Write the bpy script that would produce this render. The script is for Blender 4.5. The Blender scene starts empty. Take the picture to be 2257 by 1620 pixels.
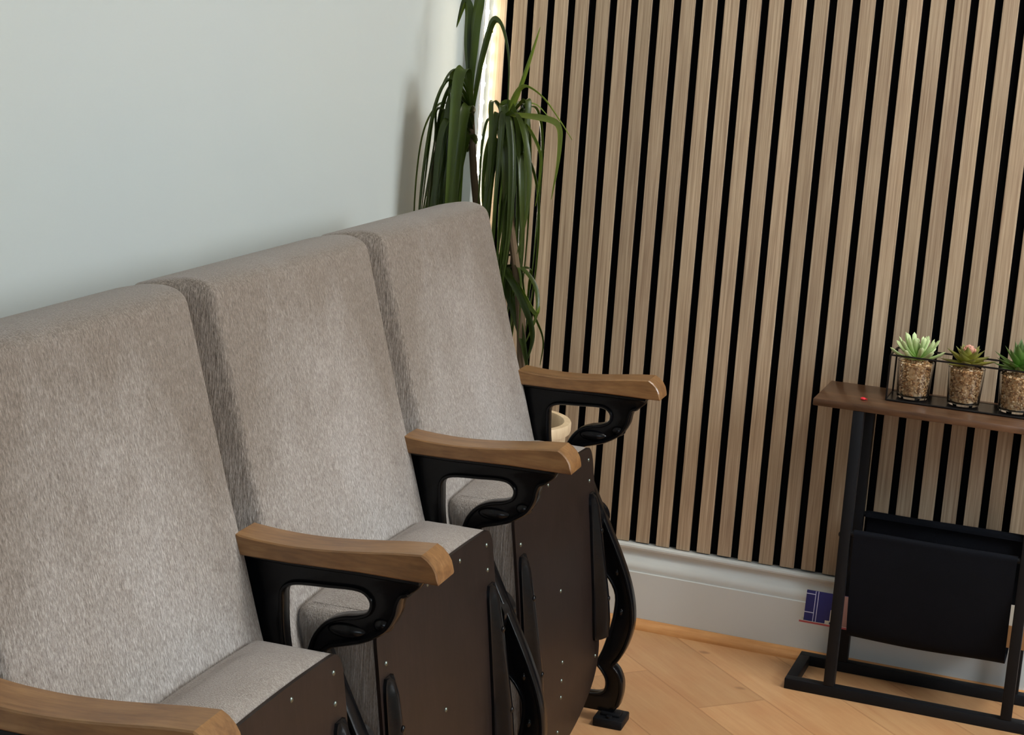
import bpy, bmesh, math, random
from mathutils import Vector, Matrix
random.seed(7)
SC = bpy.context.scene
COL = SC.collection

# ------------------------------------------------------------------ camera
W_, H_ = 2257, 1620
F_PX = 3911.15
cam_d = bpy.data.cameras.new('camera')
cam_d.sensor_fit = 'HORIZONTAL'
cam_d.sensor_width = 36.0
cam_d.lens = F_PX / W_ * 36.0
cam_d.clip_start = 0.05
cam = bpy.data.objects.new('camera', cam_d)
COL.objects.link(cam)
cam.matrix_world = Matrix((
    (0.9347795615848932, -0.13326273044302028, 0.32928439974894924, 1.180169738281083),
    (0.3489131428922854, 0.17043309833845519, -0.9215270900563814, -3.157592110447076),
    (0.06668425571439258, 0.9763163440533121, 0.20581449505365776, 1.170225427278693),
    (0, 0, 0, 1)))
SC.camera = cam

# ------------------------------------------------------------------ world, daylight, exposure
SC.view_settings.view_transform = 'Standard'
SC.view_settings.look = 'None'
SC.view_settings.exposure = 0.0
SC.view_settings.gamma = 1.0
SC.view_settings.use_curve_mapping = False
world = bpy.data.worlds.new('sky')
SC.world = world
world.use_nodes = True
bgn = world.node_tree.nodes['Background']
bgn.inputs[0].default_value = (0.62, 0.78, 1.0, 1)
bgn.inputs[1].default_value = 2.0


def area_light(name, loc, target, sx, sy, power, color):
    ld = bpy.data.lights.new(name, 'AREA')
    ld.shape = 'RECTANGLE'
    ld.size = sx
    ld.size_y = sy
    ld.energy = power
    ld.color = color
    o = bpy.data.objects.new(name, ld)
    o.location = loc
    d = Vector(target) - Vector(loc)
    o.rotation_euler = d.to_track_quat('-Z', 'Y').to_euler()
    COL.objects.link(o)
    return o


# daylight coming in through the high window of the right wall and the one behind the camera
area_light('window_daylight', (3.17, -1.10, 1.80), (0.0, -0.95, 0.9), 1.1, 0.95, 60, (0.92, 0.97, 1.0))
area_light('window_daylight', (2.2, -5.05, 1.60), (1.3, 0.0, 1.0), 1.5, 1.2, 11, (0.84, 0.93, 1.0))
# ceiling lamp of the room
area_light('ceiling_lamp_light', (1.7, -0.9, 2.42), (1.7, -0.9, 0.0), 0.5, 0.5, 23, (1.0, 0.95, 0.88))


# ------------------------------------------------------------------ helpers
def S(r, g, b):
    def f(c):
        c /= 255.0
        return c / 12.92 if c <= 0.04045 else ((c + 0.055) / 1.055) ** 2.4
    return (f(r), f(g), f(b), 1.0)


def mat(name, color, rough=0.5, metal=0.0, spec=0.5):
    m = bpy.data.materials.new(name)
    m.use_nodes = True
    b = m.node_tree.nodes['Principled BSDF']
    b.inputs['Base Color'].default_value = color
    b.inputs['Roughness'].default_value = rough
    b.inputs['Metallic'].default_value = metal
    b.inputs['Specular IOR Level'].default_value = spec
    return m


class N:
    """little node builder"""
    def __init__(self, m):
        self.m = m
        self.t = m.node_tree
        self.b = self.t.nodes['Principled BSDF']

    def new(self, kind, **kw):
        n = self.t.nodes.new(kind)
        for k, v in kw.items():
            if isinstance(k, str) and hasattr(n, k):
                setattr(n, k, v)
        return n

    def link(self, a, b):
        self.t.links.new(a, b)

    def coords(self, scale, space='Object', rot=(0, 0, 0)):
        tc = self.new('ShaderNodeTexCoord')
        mp = self.new('ShaderNodeMapping')
        mp.inputs['Scale'].default_value = scale
        mp.inputs['Rotation'].default_value = rot
        self.link(tc.outputs[space], mp.inputs['Vector'])
        return mp.outputs[0]

    def noise(self, vec, scale=1.0, detail=4, rough=0.6, dist=0.0):
        n = self.new('ShaderNodeTexNoise')
        n.inputs['Scale'].default_value = scale
        n.inputs['Detail'].default_value = detail
        n.inputs['Roughness'].default_value = rough
        n.inputs['Distortion'].default_value = dist
        self.link(vec, n.inputs['Vector'])
        return n.outputs['Fac']

    def ramp(self, fac, stops):
        r = self.new('ShaderNodeValToRGB')
        el = r.color_ramp.elements
        while len(el) < len(stops):
            el.new(0.5)
        for e, (p, c) in zip(el, stops):
            e.position = p
            e.color = c
        self.link(fac, r.inputs[0])
        return r.outputs[0]

    def mix(self, fac, a, b, mode='MIX'):
        n = self.new('ShaderNodeMix')
        n.data_type = 'RGBA'
        n.blend_type = mode
        for v, i in ((fac, 0), (a, 6), (b, 7)):
            if isinstance(v, (int, float)):
                n.inputs[i].default_value = v
            elif isinstance(v, tuple):
                n.inputs[i].default_value = v
            else:
                self.link(v, n.inputs[i])
        return n.outputs[2]

    def math(self, op, a, b=0.0, c=None):
        n = self.new('ShaderNodeMath')
        n.operation = op
        for i, v in enumerate((a, b, c)):
            if v is None:
                continue
            if isinstance(v, (int, float)):
                n.inputs[i].default_value = v
            else:
                self.link(v, n.inputs[i])
        return n.outputs[0]

    def bump(self, h, strength=0.2, dist=0.001):
        n = self.new('ShaderNodeBump')
        n.inputs['Strength'].default_value = strength
        n.inputs['Distance'].default_value = dist
        self.link(h, n.inputs['Height'])
        self.link(n.outputs[0], self.b.inputs['Normal'])


def g(v):
    return (v, v, v, 1)


# ---- materials
def make_wall():
    m = mat('painted_wall', S(186, 193, 190), 0.75, spec=0.25)
    n = N(m)
    v = n.coords((1, 1, 1))
    a = n.noise(v, 260, 3, 0.6)
    n.bump(a, 0.10, 0.0006)
    big = n.noise(v, 2.2, 2, 0.5)
    n.link(n.ramp(big, [(0.3, S(184, 192, 190)), (0.7, S(187, 194, 190))]), n.b.inputs['Base Color'])
    return m


def make_slat():
    m = mat('oak_veneer', S(170, 145, 118), 0.55, spec=0.3)
    n = N(m)
    geo = n.new('ShaderNodeNewGeometry')
    rnd = geo.outputs['Random Per Island']
    tc = n.new('ShaderNodeTexCoord')
    off = n.new('ShaderNodeCombineXYZ')
    n.link(n.math('MULTIPLY', rnd, 37.0), off.inputs[0])
    n.link(n.math('MULTIPLY', rnd, 91.0), off.inputs[2])
    add = n.new('ShaderNodeVectorMath')
    add.operation = 'ADD'
    n.link(tc.outputs['Object'], add.inputs[0])
    n.link(off.outputs[0], add.inputs[1])
    def mp(s):
        q = n.new('ShaderNodeMapping')
        q.inputs['Scale'].default_value = s
        n.link(add.outputs[0], q.inputs['Vector'])
        return q.outputs[0]
    fine = n.noise(mp((330, 40, 5)), 1.0, 3, 0.7, 0.0)
    # cathedral figure: rings of a stretched, gently warped wave
    wv = n.new('ShaderNodeTexWave')
    wv.wave_type = 'RINGS'
    wv.rings_direction = 'SPHERICAL'
    wv.inputs['Scale'].default_value = 1.0
    wv.inputs['Distortion'].default_value = 3.0
    wv.inputs['Detail'].default_value = 2.0
    wv.inputs['Detail Scale'].default_value = 1.2
    n.link(mp((44, 10, 2.1)), wv.inputs['Vector'])
    med = n.noise(mp((150, 20, 2.0)), 1.0, 2, 0.5, 0.4)
    blot = n.noise(mp((18, 5, 3.5)), 1.0, 2, 0.5)
    c = n.ramp(fine, [(0.34, S(112, 88, 64)), (0.5, S(166, 144, 115)), (0.66, S(206, 186, 156))])
    c2 = n.ramp(med, [(0.3, S(150, 123, 98)), (0.7, S(186, 163, 134))])
    c = n.mix(0.36, c, c2)
    c = n.mix(0.13, c, n.ramp(wv.outputs['Fac'], [(0.0, S(128, 98, 72)), (1.0, S(196, 172, 144))]))
    c = n.mix(0.22, c, n.ramp(blot, [(0.3, S(146, 121, 100)), (0.7, S(188, 166, 134))]))
    hs = n.new('ShaderNodeHueSaturation')
    n.link(n.math('ADD', n.math('MULTIPLY', rnd, 0.24), 0.89), hs.inputs['Value'])
    n.link(c, hs.inputs['Color'])
    hs.inputs['Saturation'].default_value = 0.93
    n.link(hs.outputs[0], n.b.inputs['Base Color'])
    n.bump(fine, 0.25, 0.0005)
    return m


def make_floor():
    m = mat('oak_floor', S(196, 150, 104), 0.38, spec=0.4)
    n = N(m)
    # planks laid at 45 degrees, 0.135 wide
    tc = n.new('ShaderNodeTexCoord')
    rt = n.new('ShaderNodeMapping')
    rt.inputs['Rotation'].default_value = (0, 0, math.radians(45))
    n.link(tc.outputs['Object'], rt.inputs['Vector'])
    sp = n.new('ShaderNodeSeparateXYZ')
    n.link(rt.outputs[0], sp.inputs[0])
    # rotated: x' runs along planks, y' across
    yy = n.math('DIVIDE', n.math('ADD', sp.outputs[1], 10 - 0.018), 0.135)
    idx = n.math('FLOOR', yy)
    fr = n.math('FRACT', yy)
    wn = n.new('ShaderNodeTexWhiteNoise')
    wn.noise_dimensions = '1D'
    n.link(idx, wn.inputs['W'])
    xx = n.math('DIVIDE', n.math('ADD', n.math('ADD', sp.outputs[0], 20.0), n.math('MULTIPLY', wn.outputs['Value'], 1.2)), 1.2)
    fx = n.math('FRACT', xx)
    ix = n.math('FLOOR', xx)
    wn2 = n.new('ShaderNodeTexWhiteNoise')
    wn2.noise_dimensions = '2D'
    cb = n.new('ShaderNodeCombineXYZ')
    n.link(idx, cb.inputs[0])
    n.link(ix, cb.inputs[1])
    n.link(cb.outputs[0], wn2.inputs['Vector'])
    edge = n.math('MINIMUM', fr, n.math('SUBTRACT', 1.0, fr))
    edgex = n.math('MULTIPLY', n.math('MINIMUM', fx, n.math('SUBTRACT', 1.0, fx)), 9.0)
    e = n.math('MINIMUM', edge, edgex)
    cb2 = n.new('ShaderNodeCombineXYZ')
    n.link(n.math('MULTIPLY', sp.outputs[0], 3.0), cb2.inputs[0])
    n.link(n.math('MULTIPLY', sp.outputs[1], 24.0), cb2.inputs[1])
    n.link(n.math('MULTIPLY', wn2.outputs['Value'], 50.0), cb2.inputs[2])
    gr = n.noise(cb2.outputs[0], 1.0, 5, 0.6, 0.8)
    cb3 = n.new('ShaderNodeCombineXYZ')
    n.link(n.math('MULTIPLY', sp.outputs[0], 12.0), cb3.inputs[0])
    n.link(n.math('MULTIPLY', sp.outputs[1], 160.0), cb3.inputs[1])
    n.link(wn2.outputs['Value'], cb3.inputs[2])
    fine = n.noise(cb3.outputs[0], 1.0, 3, 0.6, 0.0)
    blot = n.noise(n.coords((1, 1, 1)), 9.0, 3, 0.6)
    c = n.ramp(gr, [(0.25, S(182, 130, 84)), (0.5, S(202, 153, 104)), (0.8, S(217, 174, 124))])
    c = n.mix(0.25, c, n.ramp(fine, [(0.3, S(178, 126, 82)), (0.7, S(216, 172, 122))]))
    c = n.mix(0.3, c, n.ramp(blot, [(0.3, S(196, 138, 92)), (0.7, S(205, 165, 118))]))
    # a few small dark knots
    vo = n.new('ShaderNodeTexVoronoi')
    vo.inputs['Scale'].default_value = 1.0
    n.link(n.coords((4.3, 6.7, 1), rot=(0, 0, 0.8)), vo.inputs['Vector'])
    kn = n.ramp(vo.outputs['Distance'], [(0.0, g(1)), (0.035, g(0.6)), (0.06, g(0.0))])
    c = n.mix(n.math('MULTIPLY', kn, 0.7), c, S(110, 66, 36))
    hs = n.new('ShaderNodeHueSaturation')
    hs.inputs['Saturation'].default_value = 0.98
    n.link(n.math('ADD', n.math('MULTIPLY', wn2.outputs['Value'], 0.17), 0.78), hs.inputs['Value'])
    n.link(c, hs.inputs['Color'])
    seam = n.ramp(e, [(0.0, g(1)), (0.006, g(0.8)), (0.018, g(0.0))])
    c = n.mix(n.math('MULTIPLY', seam, 0.45), hs.outputs[0], S(132, 84, 46))
    n.link(c, n.b.inputs['Base Color'])
    n.bump(n.math('SUBTRACT', n.math('MULTIPLY', fine, 0.1), seam), 0.25, 0.0008)
    return m


def make_velvet(painted_sheen=True):
    m = mat('taupe_velvet', S(150, 136, 124), 0.6, spec=0.25)
    n = N(m)
    streak = n.noise(n.coords((560, 560, 26)), 1.0, 3, 0.7, 0.15)
    speck = n.noise(n.coords((700, 700, 230)), 1.0, 2, 0.6)
    wide = n.noise(n.coords((9, 9, 5)), 1.0, 5, 0.65, 0.6)
    c = n.ramp(streak, [(0.32, S(106, 98, 91)), (0.5, S(149, 141, 132)), (0.68, S(196, 190, 183))])
    c = n.mix(0.33, c, n.ramp(speck, [(0.3, S(102, 94, 87)), (0.7, S(192, 187, 180))]))
    if painted_sheen:
        # nap sheen painted into the colour: brown along the top roll, silvery lower middle
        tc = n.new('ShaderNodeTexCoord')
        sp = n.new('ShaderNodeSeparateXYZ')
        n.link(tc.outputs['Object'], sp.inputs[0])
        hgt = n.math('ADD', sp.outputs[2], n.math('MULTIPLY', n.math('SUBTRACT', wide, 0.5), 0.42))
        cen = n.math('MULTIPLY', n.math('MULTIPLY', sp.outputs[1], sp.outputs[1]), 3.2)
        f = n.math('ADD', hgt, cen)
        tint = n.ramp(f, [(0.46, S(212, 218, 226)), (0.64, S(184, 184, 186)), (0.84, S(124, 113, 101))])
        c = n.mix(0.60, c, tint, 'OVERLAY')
    else:
        c = n.mix(0.35, c, n.ramp(wide, [(0.32, S(112, 100, 90)), (0.68, S(156, 147, 139))]))
    n.link(c, n.b.inputs['Base Color'])
    n.b.inputs['Sheen Weight'].default_value = 0.4
    n.b.inputs['Sheen Roughness'].default_value = 0.3
    n.b.inputs['Sheen Tint'].default_value = S(225, 222, 222)
    n.bump(n.math('ADD', streak, n.math('MULTIPLY', speck, 0.5)), 0.8, 0.0018)
    return m


def make_wood(name, dark, mid, light, sc, rough=0.35, spec=0.5, coat=0.0):
    m = mat(name, mid, rough, spec=spec)
    n = N(m)
    oi = n.new('ShaderNodeObjectInfo')

    def var(scale):
        tc = n.new('ShaderNodeTexCoord')
        ad = n.new('ShaderNodeVectorMath')
        ad.operation = 'ADD'
        cx = n.new('ShaderNodeCombineXYZ')
        n.link(n.math('MULTIPLY', oi.outputs['Random'], 7.0), cx.inputs[0])
        n.link(n.math('MULTIPLY', oi.outputs['Random'], 3.0), cx.inputs[1])
        n.link(tc.outputs['Object'], ad.inputs[0])
        n.link(cx.outputs[0], ad.inputs[1])
        mp = n.new('ShaderNodeMapping')
        mp.inputs['Scale'].default_value = scale
        n.link(ad.outputs[0], mp.inputs['Vector'])
        return mp.outputs[0]
    a = n.noise(var(sc), 1.0, 5, 0.62, 0.3)
    b = n.noise(var(tuple(4 * s for s in sc)), 1.0, 3, 0.6)
    blot = n.noise(n.coords((14, 14, 14)), 1.0, 3, 0.6)
    c = n.ramp(a, [(0.28, dark), (0.52, mid), (0.78, light)])
    c = n.mix(0.3, c, n.ramp(b, [(0.3, dark), (0.7, light)]))
    c = n.mix(0.25, c, n.ramp(blot, [(0.3, dark), (0.7, light)]))
    n.link(c, n.b.inputs['Base Color'])
    n.b.inputs['Coat Weight'].default_value = coat
    n.b.inputs['Coat Roughness'].default_value = 0.15
    n.bump(b, 0.08, 0.0005)
    return m


M_WALL = make_wall()
M_SLAT = make_slat()
M_FLOOR = make_floor()
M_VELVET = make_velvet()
M_VELVET2 = make_velvet(False)
M_ARM = make_wood('varnished_beech', S(80, 50, 25), S(126, 87, 49), S(168, 129, 84), (9, 60, 60), 0.33, coat=0.2)
M_PLY = make_wood('dark_stained_plywood', S(20, 14, 12), S(30, 22, 19), S(46, 35, 31), (90, 90, 5), 0.42, spec=0.3, coat=0.0)
M_TOP = make_wood('walnut_stained_board', S(50, 33, 22), S(84, 57, 38), S(116, 84, 58), (7, 60, 60), 0.36, coat=0.2)
M_TRIM = make_wood('oak_trim', S(166, 108, 56), S(204, 146, 88), S(222, 170, 112), (5, 60, 60), 0.4)
M_POT = make_wood('cream_bamboo', S(196, 170, 132), S(218, 196, 160), S(236, 218, 188), (40, 40, 6), 0.5)
M_IRON = mat('black_gloss_iron', (0.0025, 0.0030, 0.0042, 1), 0.22, 0.0, 0.28)
_n = N(M_IRON)
_n.bump(_n.noise(_n.coords((60, 60, 60)), 1.0, 3, 0.6), 0.15, 0.002)
M_FRAME = mat('black_powder_coat', (0.0065, 0.0073, 0.0090, 1), 0.5, 0.0, 0.18)
M_WIRE = mat('dark_wire', (0.012, 0.010, 0.010, 1), 0.35, 0.6, 0.5)
M_SLING = mat('black_canvas', (0.003, 0.004, 0.007, 1), 0.85, spec=0.15)
_n = N(M_SLING)
_n.bump(_n.noise(_n.coords((900, 900, 900)), 1.0, 2, 0.6), 0.3, 0.0006)
M_FELT = mat('black_felt', (0.0025, 0.0028, 0.0035, 1), 0.95, spec=0.1)
M_WHITE = mat('white_gloss_paint', S(205, 209, 207), 0.28, spec=0.5)
M_SCREW = mat('steel_screw', (0.20, 0.24, 0.22, 1), 0.35, 1.0)
M_SOIL = mat('dark_soil', S(60, 48, 38), 0.95)
M_STEM = mat('brown_stem', S(96, 78, 56), 0.85)
M_RED = mat('red_gloss_candy', S(214, 40, 52), 0.25)
M_TAPE = mat('white_led_tape', S(230, 226, 214), 0.5)
M_CEIL = mat('ceiling_paint', S(225, 225, 222), 0.9)
M_WINFRAME = mat('white_window_frame', S(230, 230, 228), 0.4)


def make_glass(name, ior=1.45, rough=0.0, tint=(1, 1, 1, 1)):
    m = mat(name, tint, rough)
    m.node_tree.nodes['Principled BSDF'].inputs['Transmission Weight'].default_value = 1.0
    m.node_tree.nodes['Principled BSDF'].inputs['IOR'].default_value = ior
    return m


M_GLASS = make_glass('clear_glass', 1.45)
M_PANE = make_glass('window_glass', 1.02)


def make_emit(name, col, strength):
    m = mat(name, col, 0.5)
    b = m.node_tree.nodes['Principled BSDF']
    b.inputs['Emission Color'].default_value = col
    b.inputs['Emission Strength'].default_value = strength
    return m


M_LED = make_emit('led_lens', (1.0, 0.89, 0.72, 1), 180.0)


def make_leaf(name, c0, c1, rough=0.38, trans=0.35, streak=True):
    m = mat(name, c0, rough, spec=0.5)
    n = N(m)
    geo = n.new('ShaderNodeNewGeometry')
    a = n.noise(n.coords((60, 60, 9)), 1.0, 3, 0.6)
    f = n.math('ADD', n.math('MULTIPLY', a, 0.6), n.math('MULTIPLY', geo.outputs['Random Per Island'], 0.55))
    c = n.ramp(f, [(0.25, c0), (0.85, c1)])
    n.link(c, n.b.inputs['Base Color'])
    tr = n.new('ShaderNodeBsdfTranslucent')
    n.link(n.mix(0.5, c, S(170, 200, 40)), tr.inputs['Color'])
    mx = n.new('ShaderNodeMixShader')
    mx.inputs[0].default_value = trans
    out = n.t.nodes['Material Output']
    n.link(n.b.outputs[0], mx.inputs[1])
    n.link(tr.outputs[0], mx.inputs[2])
    n.link(mx.outputs[0], out.inputs['Surface'])
    return m


M_LEAF = make_leaf('dragon_tree_leaf', S(19, 31, 16), S(84, 102, 38), 0.33, 0.38)
M_LEAF2 = make_leaf('young_leaf', S(98, 128, 44), S(150, 160, 70), 0.4, 0.35)


def make_rosette(name, base, tip, height):
    """leaf colour runs from heart to tip by distance from the rosette axis"""
    m = mat(name, base, 0.5)
    n = N(m)
    at = n.new('ShaderNodeAttribute')
    at.attribute_name = 'along'
    a = n.noise(n.coords((200, 200, 200)), 1.0, 2, 0.5)
    f = n.math('ADD', at.outputs['Fac'], n.math('MULTIPLY', n.math('SUBTRACT', a, 0.5), 0.25))
    n.link(n.ramp(f, [(0.15, base), (0.95, tip)]), n.b.inputs['Base Color'])
    return m


# ---- mesh helpers
def smooth(me, ang=35):
    me.polygons.foreach_set('use_smooth', [True] * len(me.polygons))
    try:
        me.set_sharp_from_angle(angle=math.radians(ang))
    except Exception:
        pass


def obj(name, me, m=None, parent=None, sm=True, ang=35):
    if isinstance(me, bmesh.types.BMesh):
        bm = me
        bmesh.ops.recalc_face_normals(bm, faces=bm.faces)
        me = bpy.data.meshes.new(name)
        bm.to_mesh(me)
        bm.free()
    if m is not None and len(me.materials) == 0:
        me.materials.append(m)
    if sm:
        smooth(me, ang)
    o = bpy.data.objects.new(name, me)
    COL.objects.link(o)
    if parent is not None:
        o.parent = parent
    return o


def tag(o, label=None, cat=None, group=None, kind=None):
    if label:
        o['label'] = label
    if cat:
        o['category'] = cat
    if group:
        o['group'] = group
    if kind:
        o['kind'] = kind
    return o


def thing(name, loc, label, cat, group=None, rz=0.0):
    o = bpy.data.objects.new(name, None)
    o.empty_display_size = 0.05
    o.location = loc
    o.rotation_euler = (0, 0, rz)
    COL.objects.link(o)
    return tag(o, label, cat, group)


def box(bm, x0, x1, y0, y1, z0, z1, bev=0.0, seg=2):
    vs = [bm.verts.new(p) for p in [(x0, y0, z0), (x1, y0, z0), (x1, y1, z0), (x0, y1, z0),
                                    (x0, y0, z1), (x1, y0, z1), (x1, y1, z1), (x0, y1, z1)]]
    fs = [bm.faces.new([vs[i] for i in q]) for q in [(0, 3, 2, 1), (4, 5, 6, 7), (0, 1, 5, 4), (1, 2, 6, 5), (2, 3, 7, 6), (3, 0, 4, 7)]]
    if bev > 0:
        es = set(e for f in fs for e in f.edges)
        bmesh.ops.bevel(bm, geom=list(es), offset=bev, segments=seg, affect='EDGES', profile=0.5)
    return fs


def bmbox(*a, **k):
    bm = bmesh.new()
    box(bm, *a, **k)
    return bm


def catmull(pts, n=6, closed=False):
    P = [Vector(p) for p in pts]
    out = []
    L = len(P)
    rng = range(L) if closed else range(L - 1)
    for i in rng:
        if closed:
            p0, p1, p2, p3 = P[(i - 1) % L], P[i], P[(i + 1) % L], P[(i + 2) % L]
        else:
            p0, p1, p2, p3 = P[max(i - 1, 0)], P[i], P[i + 1], P[min(i + 2, L - 1)]
        for k in range(n):
            t = k / n
            out.append(0.5 * ((2 * p1) + (-p0 + p2) * t + (2 * p0 - 5 * p1 + 4 * p2 - p3) * t * t + (-p0 + 3 * p1 - 3 * p2 + p3) * t ** 3))
    if not closed:
        out.append(P[-1])
    return out


def tube(bm, pts, r, n=8, cap=True, closed=False):
    P = [Vector(p) for p in pts]
    L = len(P)
    rs = r if isinstance(r, (list, tuple)) else [r] * L
    up = None
    rings = []
    for i in range(L):
        if closed:
            t = (P[(i + 1) % L] - P[(i - 1) % L]).normalized()
        else:
            t = (P[min(i + 1, L - 1)] - P[max(i - 1, 0)]).normalized()
        if up is None:
            up = t.orthogonal().normalized()
        else:
            up = (up - t * up.dot(t)).normalized()
        s = t.cross(up)
        rings.append([bm.verts.new(P[i] + (up * math.cos(2 * math.pi * k / n) + s * math.sin(2 * math.pi * k / n)) * rs[i]) for k in range(n)])
    for i in range(L if closed else L - 1):
        a, b = rings[i], rings[(i + 1) % L]
        for k in range(n):
            bm.faces.new((a[k], a[(k + 1) % n], b[(k + 1) % n], b[k]))
    if cap and not closed:
        bm.faces.new(rings[0][::-1])
        bm.faces.new(rings[-1])


def lathe(bm, prof, n=40, c=(0, 0, 0)):
    """closed profile of (r, z) points turned round the z axis"""
    rings = []
    for r, z in prof:
        if r < 1e-6:
            rings.append([bm.verts.new((c[0], c[1], c[2] + z))])
        else:
            rings.append([bm.verts.new((c[0] + r * math.cos(2 * math.pi * k / n), c[1] + r * math.sin(2 * math.pi * k / n), c[2] + z)) for k in range(n)])
    for a, b in zip(rings, rings[1:]):
        for k in range(n):
            k2 = (k + 1) % n
            if len(a) == 1 and len(b) == 1:
                continue
            if len(a) == 1:
                bm.faces.new((a[0], b[k], b[k2]))
            elif len(b) == 1:
                bm.faces.new((a[k], b[0], a[k2]))
            else:
                bm.faces.new((a[k], b[k], b[k2], a[k2]))


def shape_mesh(outlines, half, bevel=0.0, seg=2, off=0.0, axis='u'):
    """flat shape with holes -> solid. outlines in (w, z); thickness runs along u (local y)"""
    cu = bpy.data.curves.new('tmp', 'CURVE')
    cu.dimensions = '2D'
    cu.fill_mode = 'BOTH'
    cu.extrude = max(half - bevel, 0.0001)
    cu.bevel_depth = bevel
    cu.bevel_resolution = seg
    if bevel:
        cu.offset = -bevel
    for o in outlines:
        sp = cu.splines.new('POLY')
        sp.points.add(len(o) - 1)
        for p, q in zip(sp.points, o):
            p.co = (q[0], q[1], 0, 1)
        sp.use_cyclic_u = True
    ob = bpy.data.objects.new('tmp', cu)
    COL.objects.link(ob)
    dg = bpy.context.evaluated_depsgraph_get()
    dg.update()
    me = bpy.data.meshes.new_from_object(ob.evaluated_get(dg))
    bpy.data.objects.remove(ob)
    bpy.data.curves.remove(cu)
    bm = bmesh.new()
    bm.from_mesh(me)
    bpy.data.meshes.remove(me)
    bmesh.ops.remove_doubles(bm, verts=bm.verts, dist=1e-5)
    for v in bm.verts:
        x, y, z = v.co
        v.co = (x, z + off, y)
    bm.normal_update()
    return bm


def strip(bm, pts, half_u, th, off=0.0, closed=False):
    """band of width 2*half_u along u that follows a (w, z) line, thickness th centred on it"""
    P = [Vector((p[0], p[1])) for p in pts]
    L = len(P)
    ring = []
    for i in range(L):
        a = P[(i - 1) % L] if closed else P[max(i - 1, 0)]
        b = P[(i + 1) % L] if closed else P[min(i + 1, L - 1)]
        t = (b - a).normalized()
        nn = Vector((-t.y, t.x)) * th / 2
        p = P[i]
        h = half_u
        e = min(th * 0.35, h * 0.5)
        sec = [(-h, -nn * 0.5), (-h + e, -nn), (h - e, -nn), (h, -nn * 0.5), (h, nn * 0.5), (h - e, nn), (-h + e, nn), (-h, nn * 0.5)]
        ring.append([bm.verts.new((p.x + q.x, off + u, p.y + q.y)) for u, q in sec])
    for i in range(L if closed else L - 1):
        a, b = ring[i], ring[(i + 1) % L]
        for k in range(8):
            bm.faces.new((a[k], a[(k + 1) % 8], b[(k + 1) % 8], b[k]))
    if not closed:
        bm.faces.new(ring[0][::-1])
        bm.faces.new(ring[-1])


def interp(tab, x):
    if x <= tab[0][0]:
        a, b = tab[0], tab[1]
    elif x >= tab[-1][0]:
        a, b = tab[-2], tab[-1]
    else:
        for a, b in zip(tab, tab[1:]):
            if a[0] <= x <= b[0]:
                break
    return a[1] + (b[1] - a[1]) * (x - a[0]) / (b[0] - a[0])


# ------------------------------------------------------------------ the room
XL, XR, YB, YF, ZC = -0.09, 3.2, 0.02, -5.1, 2.45
tag(obj('floor', bmbox(XL - 0.1, XR + 0.1, YF - 0.1, YB + 0.1, -0.05, 0.0), M_FLOOR, sm=False), kind='structure')
ceil = tag(obj('ceiling', bmbox(XL - 0.1, XR + 0.1, YF - 0.1, YB + 0.1, ZC, ZC + 0.05), M_CEIL, sm=False), kind='structure')
obj('ceiling_lamp_housing', bmbox(1.44, 1.96, -1.16, -0.64, 2.424, ZC - 0.0005, bev=0.004), M_WINFRAME, ceil)
tag(obj('wall_left', bmbox(XL - 0.1, XL, YF - 0.1, YB + 0.1, 0.0, ZC), M_WALL, sm=False), kind='structure')
tag(obj('wall_back', bmbox(XL, XR, YB, YB + 0.1, 0.0, ZC), M_WALL, sm=False), kind='structure')


def wall_with_hole(name, a0, a1, h0, h1, fixed0, fixed1, along):
    bm = bmesh.new()
    lo = YF - 0.1 if along == 'y' else XL
    hi = YB if along == 'y' else XR
    segs = [(lo, a0, 0, ZC), (a1, hi, 0, ZC), (a0, a1, 0, h0), (a0, a1, h1, ZC)]
    for s0, s1, z0, z1 in segs:
        if along == 'y':
            box(bm, fixed0, fixed1, s0, s1, z0, z1)
        else:
            box(bm, s0, s1, fixed0, fixed1, z0, z1)
    return tag(obj(name, bm, M_WALL, sm=False), kind='structure')


def window(name, a0, a1, h0, h1, f0, f1, along):
    bm = bmesh.new()
    def bx(s0, s1, z0, z1, d0, d1):
        if along == 'y':
            box(bm, d0, d1, s0, s1, z0, z1, bev=0.003)
        else:
            box(bm, s0, s1, d0, d1, z0, z1, bev=0.003)
    t = 0.05
    bx(a0, a1, h0, h0 + t, f0, f1)
    bx(a0, a1, h1 - t, h1, f0, f1)
    bx(a0, a0 + t, h0 + t, h1 - t, f0, f1)
    bx(a1 - t, a1, h0 + t, h1 - t, f0, f1)
    mid = (a0 + a1) / 2
    bx(mid - 0.025, mid + 0.025, h0 + t, h1 - t, f0, f1)
    o = tag(obj(name, bm, M_WINFRAME), kind='structure')
    b2 = bmesh.new()
    fm = (f0 + f1) / 2
    if along == 'y':
        box(b2, fm - 0.003, fm + 0.003, a0 + t, a1 - t, h0 + t, h1 - t)
    else:
        box(b2, a0 + t, a1 - t, fm - 0.003, fm + 0.003, h0 + t, h1 - t)
    obj('window_pane', b2, M_PANE, o, sm=False)


wall_with_hole('wall_right', -1.7, -0.5, 1.28, 2.32, XR, XR + 0.1, 'y')
window('window_1', -1.7, -0.5, 1.28, 2.32, XR + 0.03, XR + 0.08, 'y')
wall_with_hole('wall_front', 1.4, 3.0, 0.95, 2.25, YF - 0.1, YF, 'x')
window('window_2', 1.4, 3.0, 0.95, 2.25, YF - 0.08, YF - 0.03, 'x')

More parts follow.
